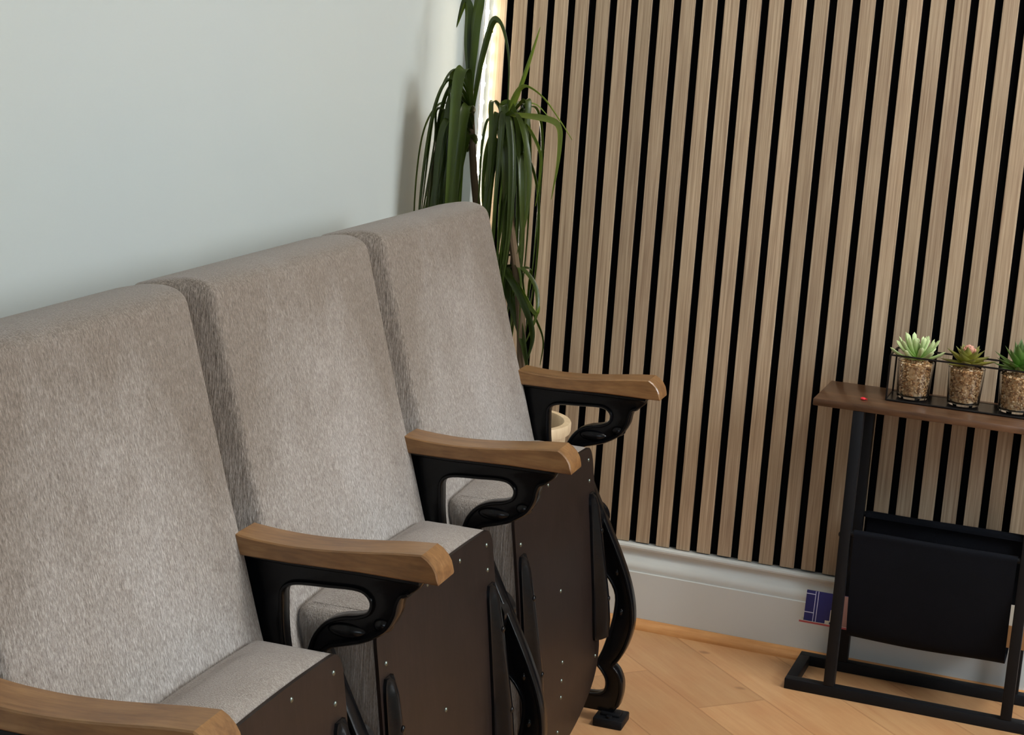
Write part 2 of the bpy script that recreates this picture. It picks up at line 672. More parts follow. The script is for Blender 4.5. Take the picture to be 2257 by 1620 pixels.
# skirting board along the slatted wall: moulded profile extruded along x
prof = [(0.0195, 0.004), (0.0195, 0.1585), (-0.006, 0.1585), (-0.0095, 0.1565), (-0.0105, 0.153), (-0.0095, 0.1495), (-0.006, 0.148),
        (-0.003, 0.1455), (-0.0015, 0.141), (-0.0020, 0.1365), (-0.0045, 0.1325), (-0.0085, 0.1285), (-0.0125, 0.1235), (-0.0148, 0.1175), (-0.0152, 0.1125),
        (-0.0140, 0.1085), (-0.0140, 0.1070), (-0.0180, 0.1062), (-0.0180, 0.004)]


def extrude_x(prof, x0, x1):
    bm = bmesh.new()
    a = [bm.verts.new((x0, y, z)) for y, z in prof]
    b = [bm.verts.new((x1, y, z)) for y, z in prof]
    n = len(prof)
    for i in range(n):
        bm.faces.new((a[i], a[(i + 1) % n], b[(i + 1) % n], b[i]))
    bm.faces.new(a[::-1])
    bm.faces.new(b)
    return bm


tag(obj('baseboard_back', extrude_x(prof, XL, XR), M_WHITE, ang=28), kind='structure')
qp = [(-0.0182, 0.0), (-0.0182, 0.0165)] + [(-0.0182 - 0.0205 * math.sin(a), 0.0015 + 0.0155 * math.cos(a)) for a in [math.pi / 2 * k / 7 for k in range(1, 8)]] + [(-0.0387, 0.0)]
tag(obj('trim_1', extrude_x(qp, XL, XR), M_TRIM), kind='structure')
bm = bmesh.new()
box(bm, XL, XL + 0.018, YF, -0.04, 0.0, 0.155, bev=0.004)
tag(obj('baseboard_left', bm, M_WHITE), kind='structure')

# slatted acoustic cladding: felt with oak slats
panel = thing('slat_wall_panel', (0.0, 0.0, 0.159), 'pale oak slatted panelling on black felt covering the back wall above the skirting', 'wall panel')
bm = bmesh.new()
box(bm, -0.034, XR, 0.0125, 0.0195, 0.0, ZC - 0.159)
obj('felt_backing', bm, M_FELT, panel, sm=False)
bm = bmesh.new()
k = -1
while 0.04 * k + 0.034 < XR:
    x0 = 0.04 * k + 0.0067
    x1 = 0.04 * (k + 1) - 0.0067
    zb = random.uniform(0.0004, 0.0035)
    fs = box(bm, x0, x1, 0.0, 0.0125, zb, ZC - 0.159, bev=0.0006, seg=1)
    k += 1
me_s = obj('slats', bm, M_SLAT, panel, sm=False)
# slats are veneered in front, their flanks are the black board core
me_s.data.materials.append(M_FELT)
for p in me_s.data.polygons:
    if abs(p.normal.x) > 0.75 or abs(p.normal.z) > 0.75 or p.normal.y > 0.5:
        p.material_index = 1

# ------------------------------------------------------------------ LED tape in the corner
led = thing('led_strip_light', (-0.0440, -0.0070, 0.17), 'glowing warm white LED tape running up the corner behind the tall plant', 'strip light', rz=math.radians(70))
bm = bmesh.new()
box(bm, -0.005, 0.005, -0.0016, 0.0, 0.0, 2.2)
obj('tape', bm, M_TAPE, led, sm=False)
bm = bmesh.new()
box(bm, -0.0065, 0.0065, 0.0001, 0.0080, 0.0, 2.2, bev=0.001)
obj('channel', bm, mat('aluminium_channel', (0.75, 0.75, 0.76, 1), 0.35, 0.9), led)
bm = bmesh.new()
box(bm, -0.0034, 0.0034, -0.0050, -0.0017, -0.0036, 0.0036, bev=0.001)
d0 = obj('diode', bm, M_LED, led)
zz = 0.16
first = True
while zz < 1.62:
    o = d0 if first else d0.copy()
    if not first:
        COL.objects.link(o)
        o.parent = led
    o.location = (0, 0, zz)
    first = False
    zz += 0.0335

# ------------------------------------------------------------------ cinema seats
row = thing('cinema_seat_row', (0.455, -0.48, 0.0), 'row of three joined vintage cinema seats, taupe velvet backs, tipped up seats and wooden armrests', 'cinema seats', rz=math.radians(2.4088))
PITCH = 0.5
FRONT = [(0.30, -0.128), (0.40, -0.150), (0.473, -0.174), (0.554, -0.197), (0.633, -0.221), (0.733, -0.249), (0.808, -0.270), (0.87, -0.287)]
HT = 0.066
ZT = 0.852


def back_mesh():
    """upholstered pad: flat plateau, sloping flanks, rolled top"""
    U0, U1 = -0.248, 0.2475
    rampL, rampR = 0.034, 0.020
    us = []
    for k in range(21):
        us.append(U0 + rampL * 1.25 * (k / 20) ** 0.9)
    for k in range(1, 26):
        us.append(us[20] + (U1 - rampR * 1.25 - us[20]) * k / 25)
    e0 = us[-1]
    for k in range(1, 17):
        us.append(e0 + (U1 - e0) * (k / 16) ** 1.1)
    zs = [0.36 + (0.78 - 0.36) * k / 26 for k in range(27)] + [ZT - (ZT - 0.78) * (1 - k / 22) ** 1.6 for k in range(1, 23)]

    def ramp(d, w):
        t = min(max(d / w, 0), 1.35)
        # straight slope with a rounded shoulder
        if t < 0.9:
            return t * 1.02
        if t >= 1.2:
            return 1.0
        s = (t - 0.9) / 0.3
        return 0.918 + 0.082 * (1 - (1 - s) ** 2.6)

    bm = bmesh.new()
    grid = []
    for z in zs:
        rowv = []
        dz = ZT - z
        R = 0.032
        fz = 1.0 if dz >= R else max(0.0, 1 - (1 - dz / R) ** 2.5) ** (1 / 2.5)
        f = interp(FRONT, z)
        for u in us:
            fu = min(ramp(u - U0, rampL), ramp(U1 - u, rampR))
            dome = 0.006 * (1 - ((u - 0.004) / 0.25) ** 2)
            h = HT * min(1.0, fu) * fz
            cr = 0.022
            zcut = 0.0
            for edge in (u - U0, U1 - u):
                if edge < cr:
                    zcut = max(zcut, cr - math.sqrt(max(0.0, cr * cr - (cr - edge) ** 2)))
            zfac = max(0.0, (z - (ZT - 0.10)) / 0.10)
            wv = f - HT + h + dome * fz - 0.003
            rowv.append(bm.verts.new((wv, u, z - zcut * 0.7 * zfac - 0.27 * (f - wv))))
        grid.append(rowv)
    for a, b in zip(grid, grid[1:]):
        for i in range(len(us) - 1):
            bm.faces.new((a[i], a[i + 1], b[i + 1], b[i]))
    # rear skin of the pad
    rear = []
    for z, rr in zip(zs, grid):
        f = interp(FRONT, z)
        rear.append([bm.verts.new((f - HT - 0.014, v.co.y, v.co.z - 0.27 * (v.co.x - (f - HT - 0.014)))) for v in rr])
    for a, b in zip(rear, rear[1:]):
        for i in range(len(us) - 1):
            bm.faces.new((a[i + 1], a[i], b[i], b[i + 1]))
    for j in range(len(zs) - 1):
        bm.faces.new((grid[j][0], grid[j + 1][0], rear[j + 1][0], rear[j][0]))
        bm.faces.new((grid[j + 1][-1], grid[j][-1], rear[j][-1], rear[j + 1][-1]))
    for i in range(len(us) - 1):
        bm.faces.new((grid[-1][i], grid[-1][i + 1], rear[-1][i + 1], rear[-1][i]))
        bm.faces.new((grid[0][i + 1], grid[0][i], rear[0][i], rear[0][i + 1]))
    me = bpy.data.meshes.new('backrest')
    bmesh.ops.recalc_face_normals(bm, faces=bm.faces)
    bm.to_mesh(me)
    bm.free()
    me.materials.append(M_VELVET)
    smooth(me, 60)
    return me


def shell_mesh():
    """plywood shell behind the pad"""
    bm = bmesh.new()
    zs = [0.31 + (0.822 - 0.31) * k / 14 for k in range(15)]
    a = []
    for z in zs:
        f = interp(FRONT, z + 0.02) - HT - 0.0145
        hw = 0.245 if z < 0.80 else 0.245 - (z - 0.80) * 0.5
        a.append([bm.verts.new(p) for p in ((f, -hw, z), (f, hw, z), (f - 0.011, hw, z), (f - 0.011, -hw, z))])
    for p, q in zip(a, a[1:]):
        for k in range(4):
            bm.faces.new((p[k], p[(k + 1) % 4], q[(k + 1) % 4], q[k]))
    bm.faces.new(a[0][::-1])
    bm.faces.new(a[-1])
    bmesh.ops.recalc_face_normals(bm, faces=bm.faces)
    me = bpy.data.meshes.new('back_shell')
    bm.to_mesh(me)
    bm.free()
    me.materials.append(M_PLY)
    smooth(me)
    return me


PANEL = [(0.03, -0.034), (0.10, -0.033), (0.147, -0.034), (0.239, -0.042), (0.352, -0.055), (0.42, -0.064), (0.478, -0.072)]
ZP = 0.4765


def half_width(z):
    """the tipped up seat narrows to a rounded lower end"""
    full = 0.2035
    z1, z0 = 0.150, 0.042
    if z >= z1:
        r = 0.028
        if z > 0.4765 - r:
            q = min(1.0, (z - (0.4765 - r)) / r)
            return full - r * (1 - math.sqrt(max(0.0, 1 - q * q))) * 0.8
        return full
    t = (z1 - z) / (z1 - z0)
    return full * (1 - min(1, t) ** 2.6) ** (1 / 1.7) if t < 1 else 0.001


def slab(front_off, thick, z0, z1, inset=0.0, rnd=0.0, dome=0.0, nu=24, nz=40, crown=0.0):
    bm = bmesh.new()
    tops = []
    zs = [z0 + (z1 - z0) * (1 - math.cos(math.pi * k / nz)) / 2 for k in range(nz + 1)]
    F, B = [], []
    for z in zs:
        hw = max(half_width(z) - inset, 0.002)
        fr, br = [], []
        dz = z1 - z
        for k in range(nu + 1):
            t = -math.cos(math.pi * k / nu)
            u = t * hw
            w = interp(PANEL, z) + front_off
            ed = hw * (1 - abs(t))
            r1 = rnd
            back = thick
            dd = min(ed, dz + 0.0, (z - z0))
            if rnd > 0 and dd < r1:
                back -= r1 * (1 - math.sqrt(max(0, 1 - (1 - dd / r1) ** 2)))
            zt = z
            if dome > 0:
                # crowned top edge
                zt = z + dome * max(0.0, 1 - dz / 0.06) * (1 - t * t)
            fr.append(bm.verts.new((w, u, zt)))
            if crown and dz < 0.008:
                fr[-1].co.x -= 0.0015 * (1 - dz / 0.008) ** 2
            br.append(bm.verts.new((w - back, u, zt)))
        F.append(fr)
        B.append(br)
    n = nu
    for j in range(nz):
        for i in range(n):
            bm.faces.new((F[j][i], F[j][i + 1], F[j + 1][i + 1], F[j + 1][i]))
            bm.faces.new((B[j][i + 1], B[j][i], B[j + 1][i], B[j + 1][i + 1]))
        bm.faces.new((F[j][0], F[j + 1][0], B[j + 1][0], B[j][0]))
        bm.faces.new((F[j + 1][n], F[j][n], B[j][n], B[j + 1][n]))
    prev = F[nz]
    steps = 8 if crown else 1
    for q in range(1, steps + 1):
        if q == steps:
            cur = B[nz]
        else:
            cur = []
            for i in range(n + 1):
                f_, b_ = F[nz][i].co, B[nz][i].co
                p = f_.lerp(b_, q / steps)
                t = -math.cos(math.pi * i / n)
                p.z += crown * math.sin(math.pi * q / steps) ** 0.7 * (1 - abs(t) ** 5)
                cur.append(bm.verts.new(p))
        for i in range(n):
            bm.faces.new((prev[i], prev[i + 1], cur[i + 1], cur[i]))
        if q not in (steps,):
            side0, side1 = (prev, cur), None
        prev_, prev = prev, cur
        if steps > 1:
            tops.append((prev_, cur))
    if tops:
        # close the two little gables at the ends of the crowned top
        for e in (0, n):
            line = [tops[0][0][e]] + [c[1][e] for c in tops]
            bm.faces.new(line if e else line[::-1])
    for i in range(n):
        bm.faces.new((F[0][i + 1], F[0][i], B[0][i], B[0][i + 1]))
    return bm


def cushion_mesh():
    bm = slab(-0.0044, 0.100, 0.050, ZP + 0.001, inset=0.001, rnd=0.022, dome=0.0065, crown=0.012)
    bmesh.ops.recalc_face_normals(bm, faces=bm.faces)
    me = bpy.data.meshes.new('tip_up_seat')
    bm.to_mesh(me)
    bm.free()
    me.materials.append(M_VELVET2)
    smooth(me, 70)
    return me


def panel_mesh():
    bm = slab(0.0, 0.0042, 0.0425, ZP, dome=0.006)
    bmesh.ops.recalc_face_normals(bm, faces=bm.faces)
    me = bpy.data.meshes.new('underside_panel')
    bm.to_mesh(me)
    bm.free()
    me.materials.append(M_PLY)
    smooth(me)
    return me


def bracket_mesh():
    """cast hinge arm screwed to the panel: tapered ridge with rounded top"""
    bm = bmesh.new()
    zs = [0.166, 0.172, 0.20, 0.24, 0.29, 0.34, 0.385, 0.398, 0.405]
    hs = [0.012, 0.022, 0.024, 0.0225, 0.019, 0.0155, 0.012, 0.009, 0.003]
    ws = [0.010, 0.0125, 0.014, 0.014, 0.0135, 0.013, 0.012, 0.010, 0.006]
    rings = []
    for z, h, w in zip(zs, hs, ws):
        f = interp(PANEL, z)
        sec = [(-w - 0.004, 0.0), (-w - 0.004, 0.004), (-w, 0.005), (-w * 0.62, h * 0.82), (-w * 0.3, h), (w * 0.3, h), (w * 0.62, h * 0.82), (w, 0.005), (w + 0.004, 0.004), (w + 0.004, 0.0)]
        rings.append([bm.verts.new((f + d, u, z)) for u, d in sec])
    for a, b in zip(rings, rings[1:]):
        for k in range(10):
            bm.faces.new((a[k], a[(k + 1) % 10], b[(k + 1) % 10], b[k]))
    bm.faces.new(rings[0][::-1])
    bm.faces.new(rings[-1])
    # two bolt heads on the ridge
    for z in (0.235, 0.345):
        f = interp(PANEL, z) + interp(list(zip(zs, hs)), z)
        bmesh.ops.create_uvsphere(bm, u_segments=12, v_segments=8, radius=0.0048, matrix=Matrix.Translation((f, 0, z)) @ Matrix.Diagonal((0.5, 1, 1, 1)))
    bmesh.ops.recalc_face_normals(bm, faces=bm.faces)
    me = bpy.data.meshes.new('hinge_bracket')
    bm.to_mesh(me)
    bm.free()
    me.materials.append(M_IRON)
    smooth(me, 50)
    return me


def screw_mesh(r=0.0034):
    bm = bmesh.new()
    lathe(bm, [(0, 0.0018), (r * 0.55, 0.0016), (r * 0.9, 0.0009), (r, 0.0)], 14)
    for v in bm.verts:
        v.co = (v.co.z, v.co.x, v.co.y)
    bmesh.ops.recalc_face_normals(bm, faces=bm.faces)
    me = bpy.data.meshes.new('screw')
    bm.to_mesh(me)
    bm.free()
    me.materials.append(M_SCREW)
    smooth(me, 60)
    return me


# side frame (cast iron standard) ------------------------------------------
LEGF = [(-0.103, 0.458), (-0.092, 0.436), (-0.078, 0.408), (-0.062, 0.376), (-0.040, 0.333), (-0.017, 0.287), (0.001, 0.244), (0.011, 0.205), (0.0125, 0.172), (0.005, 0.138), (-0.006, 0.114), (-0.013, 0.103), (-0.004, 0.092), (0.003, 0.076), (0.004, 0.055), (0.000, 0.034)]
SCROLL = [(0.004, 0.556), (0.001, 0.546), (-0.008, 0.538), (-0.016, 0.534), (-0.020, 0.524), (-0.022, 0.512), (-0.030, 0.496), (-0.042, 0.486), (-0.058, 0.477), (-0.076, 0.471), (-0.092, 0.466), (-0.103, 0.458)]
LEGC = [(p.x, p.y) for p in catmull([(a, b) for a, b in LEGF], 4)]
SCRC = [(p.x, p.y) for p in catmull([(a, b) for a, b in SCROLL], 3)]
REAR = [(-0.010, 0.020), (-0.10, 0.020), (-0.20, 0.018), (-0.245, 0.018), (-0.262, 0.030), (-0.250, 0.060), (-0.222, 0.110), (-0.208, 0.180), (-0.204, 0.260), (-0.208, 0.36), (-0.222, 0.46), (-0.222, 0.556)]
OUT = SCRC[:-1] + LEGC + REAR
HOLE1 = [(p.x, p.y) for p in catmull([(-0.156, 0.470), (-0.158, 0.500), (-0.158, 0.517), (-0.150, 0.526), (-0.135, 0.530), (-0.105, 0.532), (-0.075, 0.534), (-0.060, 0.531), (-0.052, 0.521), (-0.055, 0.509), (-0.068, 0.502), (-0.086, 0.498), (-0.103, 0.490), (-0.116, 0.474), (-0.122, 0.456), (-0.126, 0.436), (-0.138, 0.425), (-0.150, 0.440)], 3, True)]
HOLE2 = [(p.x, p.y) for p in catmull([(-0.020, 0.225), (-0.0195, 0.195), (-0.024, 0.165), (-0.033, 0.128), (-0.042, 0.103), (-0.034, 0.092), (-0.025, 0.078), (-0.024, 0.062), (-0.032, 0.051), (-0.055, 0.047), (-0.12, 0.047), (-0.20, 0.047), (-0.214, 0.065), (-0.196, 0.115), (-0.182, 0.19), (-0.178, 0.27), (-0.165, 0.325), (-0.125, 0.335), (-0.090, 0.318), (-0.058, 0.275), (-0.033, 0.250)], 3, True)]


def frame_mesh():
    bm = shape_mesh([OUT, HOLE1, HOLE2], 0.0065, 0.002, 2)
    inset = 0.003
    # flange along scroll and front leg, and round the two openings
    front = SCRC[6:-1] + LEGC
    strip(bm, [(a - inset, b) for a, b in front], 0.0125, 0.006)
    strip(bm, HOLE1, 0.0105, 0.005, closed=True)
    strip(bm, HOLE2, 0.0095, 0.005, closed=True)
    # arm rail under the wood and the flat post face
    strip(bm, [(-0.222, 0.5545), (-0.15, 0.5535), (-0.07, 0.5555), (0.004, 0.5555)], 0.019, 0.0065)
    strip(bm, [(-0.218, 0.552), (-0.215, 0.46), (-0.203, 0.36), (-0.199, 0.26), (-0.203, 0.18), (-0.217, 0.11), (-0.243, 0.062)], 0.0125, 0.006)
    # hub that carries the tip-up seat
    for off in (-1, 1):
        b2 = Matrix.Translation((-0.075, off * 0.012, 0.345)) @ Matrix.Rotation(math.pi / 2, 4, 'X')
        bmesh.ops.create_cone(bm, cap_ends=True, segments=28, radius1=0.028, radius2=0.024, depth=0.014, matrix=b2)
    # blob rib at the scroll joint
    bmesh.ops.create_uvsphere(bm, u_segments=16, v_segments=10, radius=0.012, matrix=Matrix.Translation((-0.040, 0, 0.497)) @ Matrix.Diagonal((1.0, 1.0, 0.8, 1)))
    bmesh.ops.create_uvsphere(bm, u_segments=16, v_segments=10, radius=0.014, matrix=Matrix.Translation((-0.080, 0, 0.484)) @ Matrix.Diagonal((1.9, 0.95, 0.75, 1)))
    # bosses on the lower leg web
    for w, z in ((-0.022, 0.262), (-0.010, 0.196)):
        bmesh.ops.create_uvsphere(bm, u_segments=12, v_segments=8, radius=0.0075, matrix=Matrix.Translation((w, 0, z)) @ Matrix.Diagonal((0.8, 1.3, 1.1, 1)))
    bmesh.ops.recalc_face_normals(bm, faces=bm.faces)
    me = bpy.data.meshes.new('side_frame')
    bm.to_mesh(me)
    bm.free()
    me.materials.append(M_IRON)
    smooth(me, 40)
    return me


def foot_mesh():
    bm = bmesh.new()
    box(bm, -0.038, 0.012, -0.026, 0.026, 0.0, 0.0155, bev=0.0025)
    box(bm, -0.030, 0.004, -0.012, 0.012, 0.0150, 0.0215, bev=0.002)
    bmesh.ops.create_cone(bm, cap_ends=True, segments=14, radius1=0.005, radius2=0.005, depth=0.004, matrix=Matrix.Translation((-0.012, -0.018, 0.0170)))
    me = bpy.data.meshes.new('foot_plate')
    bmesh.ops.recalc_face_normals(bm, faces=bm.faces)
    bm.to_mesh(me)
    bm.free()
    me.materials.append(M_FRAME)
    smooth(me)
    return me


def arm_mesh():
    top = [(-0.207, 0.5795), (-0.175, 0.5770), (-0.135, 0.5765), (-0.095, 0.5790), (-0.055, 0.5835), (-0.020, 0.5880), (0.009, 0.5905)]
    nose = [(0.0160, 0.5865), (0.0220, 0.5808), (0.0262, 0.5742), (0.0285, 0.5665)]
    bot = [(0.0290, 0.5600), (-0.06, 0.5600), (-0.14, 0.5570), (-0.210, 0.5565)]
    tp = [(p.x, p.y) for p in catmull(top, 4)]
    prof2 = tp + nose + bot
    bm = bmesh.new()
    H = 0.0250
    e = 0.0016
    cx, cz = -0.09, 0.567
    rings = []
    for u, s in ((-H, e), (-H + e, 0.0), (H - e, 0.0), (H, e)):
        rg = []
        L = len(prof2)
        for i in range(L):
            a = Vector(prof2[i - 1])
            b = Vector(prof2[(i + 1) % L])
            t = (b - a).normalized()
            nn = Vector((-t.y, t.x))
            p = Vector(prof2[i])
            q = p - nn * s  # inwards (outline runs clockwise)
            rg.append(bm.verts.new((q.x, u, q.y)))
        rings.append(rg)
    L = len(prof2)
    for a, b in zip(rings, rings[1:]):
        for k in range(L):
            bm.faces.new((a[k], a[(k + 1) % L], b[(k + 1) % L], b[k]))
    bm.faces.new(rings[0][::-1])
    bm.faces.new(rings[-1])
    bmesh.ops.recalc_face_normals(bm, faces=bm.faces)
    me = bpy.data.meshes.new('armrest')
    bm.to_mesh(me)
    bm.free()
    me.materials.append(M_ARM)
    smooth(me, 24)
    for p in me.polygons:
        if abs(p.normal.y) > 0.95:
            p.use_smooth = False
    return me


ME_BACK, ME_SHELL, ME_CUSH, ME_PANEL, ME_BRK, ME_SCREW = back_mesh(), shell_mesh(), cushion_mesh(), panel_mesh(), bracket_mesh(), screw_mesh()
ME_FRAME, ME_FOOT, ME_ARM = frame_mesh(), foot_mesh(), arm_mesh()


def add(name, me, parent, loc=(0, 0, 0), rx=0.0):
    o = bpy.data.objects.new(name, me)
    COL.objects.link(o)
    o.parent = parent
    o.location = loc
    o.rotation_euler = (rx, 0, 0)
    return o


for k in range(3):
    uc = -0.2530 - PITCH * k
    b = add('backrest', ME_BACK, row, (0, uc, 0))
    add('back_shell', ME_SHELL, b)
    s = add('tip_up_seat', ME_CUSH, row, (0, uc + 0.003, 0))
    add('underside_panel', ME_PANEL, s)
    add('hinge_bracket', ME_BRK, s, (0, 0.181, 0))
    add('hinge_bracket', ME_BRK, s, (0, -0.181, 0))
    spots = [(-0.005, 0.30), (-0.006, 0.189), (-0.012, 0.162), (-0.014, 0.136), (-0.020, 0.082),
             (0.178, 0.458), (0.075, 0.466), (-0.04, 0.470), (-0.14, 0.462), (0.176, 0.425), (-0.182, 0.42), (0.182, 0.135), (-0.182, 0.135)]
    for u, z in spots:
        sc_ = add('screw', ME_SCREW, s, (interp(PANEL, z), u, z))
for k in range(4):
    u = -0.012 - PITCH * k
    fr = add('side_frame', ME_FRAME, row, (0, u + 0.004, 0))
    add('foot_plate', ME_FOOT, fr)
    add('foot_plate', ME_FOOT, fr, (-0.213, 0, 0))
    add('armrest', ME_ARM, row, (0, u, 0))

# ------------------------------------------------------------------ side table with magazine sling
X0, X1 = 0.6700, 1.1300
YA, YC = -0.1880, -0.0400
TZ = 0.5160
tbl = thing('side_table', (0.9, -0.11, 0.0), 'narrow black metal side table with dark wood top and hanging canvas magazine sling', 'side table')


def T(o):
    """children are built in world numbers; move them under the table's empty"""
    o.parent = tbl
    o.location = (-0.9, 0.11, 0.0)
    return o


bm = bmesh.new()
box(bm, 0.6690, 1.1310, YA + 0.001, -0.0170, TZ, TZ + 0.0125, bev=0.0015)
T(obj('table_top', bm, M_TOP))
s_ = 0.0195
bm = bmesh.new()
for a in ((X0, X1, YA, YA + s_), (X0, X1, YC - s_ + 0.004, YC + 0.004), (X0, X0 + s_, YA + s_, YC - s_ + 0.004), (X1 - s_, X1, YA + s_, YC - s_ + 0.004)):
    box(bm, a[0], a[1], a[2], a[3], 0.0, 0.0195, bev=0.0012)
T(obj('base_frame', bm, M_FRAME))
YL = (YA, YC - s_ + 0.004)
for x in (0.7385, 1.0415):
    for y in YL:
        bm = bmesh.new()
        box(bm, x, x + s_ - 0.001, y, y + s_, 0.0196, TZ - 0.0002, bev=0.0012)
        T(obj('leg', bm, M_FRAME))
for y in (YL[0] + 0.007, YL[1] + 0.012):
    bm = bmesh.new()
    tube(bm, [(0.757, y, 0.3000), (1.0425, y, 0.3000)], 0.0050, 12)
    T(obj('sling_rod', bm, M_FRAME))
bm = bmesh.new()
bmesh.ops.create_uvsphere(bm, u_segments=12, v_segments=8, radius=0.0045, matrix=Matrix.Translation((0.7385, YL[0] + 0.006, 0.2955)) @ Matrix.Diagonal((0.6, 1, 1, 1)))
T(obj('bolt', bm, M_FRAME))
# canvas sling, U-shaped between the two rods
ya, yc = YL[0] + 0.0, YL[1] + 0.019
sec = [(ya + 0.014, 0.296), (ya + 0.0135, 0.301), (ya + 0.010, 0.3060), (ya + 0.004, 0.3065), (ya + 0.0005, 0.302), (ya + 0.001, 0.29), (ya + 0.004, 0.25), (ya + 0.012, 0.19), (ya + 0.022, 0.14), (ya + 0.032, 0.112), (ya + 0.050, 0.100), (ya + 0.075, 0.098),
       (yc - 0.035, 0.104), (yc - 0.020, 0.125), (yc - 0.010, 0.19), (yc - 0.003, 0.26), (yc - 0.0005, 0.295), (yc - 0.001, 0.3045), (yc - 0.007, 0.3065), (yc - 0.012, 0.303), (yc - 0.0135, 0.296)]
pp = catmull([(a, b) for a, b in sec], 4)
bm = bmesh.new()
NX = 30
inner, outer = [], []
for j in range(NX + 1):
    x = 0.7600 + (1.0390 - 0.7600) * j / NX
    ra, rb = [], []
    L = len(pp)
    for i, p in enumerate(pp):
        t = (pp[min(i + 1, L - 1)] - pp[max(i - 1, 0)]).normalized()
        nn = Vector((-t.y, t.x))
        sag = 0.0016 * math.sin(x * 21 + i * 0.13) * math.sin(math.pi * i / (L - 1))
        q = p + nn * sag
        narrow = 0.004 * math.sin(math.pi * i / (L - 1)) * (1 if j == 0 else (-1 if j == NX else 0))
        ra.append(bm.verts.new((x + narrow, q.x, q.y)))
        q2 = q + nn * 0.0014
        rb.append(bm.verts.new((x + narrow, q2.x, q2.y)))
    inner.append(rb)
    outer.append(ra)
L = len(pp)
for j in range(NX):
    for i in range(L - 1):
        bm.faces.new((outer[j][i], outer[j][i + 1], outer[j + 1][i + 1], outer[j + 1][i]))
        bm.faces.new((inner[j][i + 1], inner[j][i], inner[j + 1][i], inner[j + 1][i + 1]))
for i in range(L - 1):
    bm.faces.new((outer[0][i], inner[0][i], inner[0][i + 1], outer[0][i + 1]))
    bm.faces.new((outer[NX][i + 1], inner[NX][i + 1], inner[NX][i], outer[NX][i]))
T(obj('magazine_sling', bm, M_SLING, ang=80))

# booklets lying in the sling, their ends stick out on both sides
M_BLUE = mat('blue_print', S(30, 32, 96), 0.35)
M_LINE = mat('pale_line_print', S(196, 198, 224), 0.4)
M_PAPER = mat('cream_paper', S(206, 200, 186), 0.6)
M_PINK = mat('red_cover', S(168, 74, 80), 0.45)
M_KRAFT = mat('brown_card', S(150, 108, 66), 0.8)


def leaning(o, loc, rx):
    o.location = loc
    o.rotation_euler = (rx, 0, 0)
    return o


bk = thing('booklet', (0.680, -0.112, 0.1062), 'dark blue booklet with pale ruled lines sticking out left of the magazine sling', 'booklet')
bk.rotation_euler = (math.radians(-8), 0, 0)
obj('pages', bmbox(0.0005, 0.3055, -0.0012, 0.0012, 0.0005, 0.0545), M_PAPER, bk, sm=False)
bm = bmesh.new()
box(bm, 0.0, 0.306, -0.0020, -0.0013, 0.0, 0.055)
box(bm, 0.0, 0.306, 0.0013, 0.0020, 0.0, 0.055)
cov = obj('cover', bm, M_BLUE, bk, sm=False)
bm = bmesh.new()
f0, f1 = -0.0024, -0.0019


def pline(x0, z0, x1, z1, w=0.0011):
    d = Vector((x1 - x0, z1 - z0)).normalized() * w / 2
    nx, nz = -d.y, d.x
    vs = []
    for y in (f0, f1):
        vs += [bm.verts.new((x0 - nx, y, z0 - nz)), bm.verts.new((x1 - nx, y, z1 - nz)), bm.verts.new((x1 + nx, y, z1 + nz)), bm.verts.new((x0 + nx, y, z0 + nz))]
    for q in ((0, 1, 2, 3), (7, 6, 5, 4), (0, 4, 5, 1), (1, 5, 6, 2), (2, 6, 7, 3), (3, 7, 4, 0)):
        bm.faces.new([vs[i] for i in q])


pline(0.0165, 0.0, 0.0165, 0.055)
pline(0.0215, 0.0, 0.0215, 0.055)
pline(0.0, 0.049, 0.0165, 0.049, 0.0014)
pline(0.0, 0.0155, 0.0165, 0.0155, 0.0014)
obj('cover_lines', bm, M_LINE, cov, sm=False)
bm = bmesh.new()
# printed white figure block on the cover's right part
for x0, x1, z0, z1 in ((0.046, 0.066, 0.004, 0.026), (0.048, 0.060, 0.030, 0.036), (0.047, 0.055, 0.038, 0.042), (0.038, 0.046, 0.0, 0.006)):
    box(bm, x0, x1, f0, f1, z0, z1, bev=0.0002, seg=1)
obj('cover_picture', bm, M_PAPER, cov, sm=False)
obj('cover_panel', bmbox(0.067, 0.110, f0, f1, 0.0, 0.055), mat('rose_brown_print', S(170, 128, 118), 0.5), cov, sm=False)

bk2 = thing('booklet', (0.673, -0.1180, 0.1035), 'thin red-edged booklet lying flat under the blue booklet in the sling', 'booklet')
obj('pages', bmbox(0.001, 0.299, 0.001, 0.020, 0.0006, 0.0028), M_PAPER, bk2, sm=False)
obj('cover', bmbox(0.0, 0.300, 0.0, 0.021, 0.0, 0.0005), M_PINK, bk2, sm=False)
bm = bmesh.new()
box(bm, 0.0, 0.300, -0.0006, 0.0, 0.0, 0.0034)
obj('spine', bm, M_PINK, bk2, sm=False)
bk3 = obj('cardboard_sheet', bmbox(0.0, 0.262, -0.0010, 0.0010, 0.0, 0.040), M_KRAFT, sm=False)
bk3.location = (0.800, -0.0945, 0.1165)
tag(bk3, 'brown card sheet peeking out right of the sling behind the right leg', 'card')
bk4 = obj('leaflet', bmbox(0.0, 0.256, -0.0008, 0.0008, 0.0, 0.076), M_PAPER, sm=False)
bk4.location = (0.803, -0.0890, 0.1165)
tag(bk4, 'pale grey leaflet edge showing above the brown card behind the right table leg', 'leaflet')

# ------------------------------------------------------------------ things on the table
ZTT = TZ + 0.0125
bm = bmesh.new()
bmesh.ops.create_uvsphere(bm, u_segments=20, v_segments=12, radius=0.0042, matrix=Matrix.Diagonal((1.15, 1.0, 0.62, 1)))
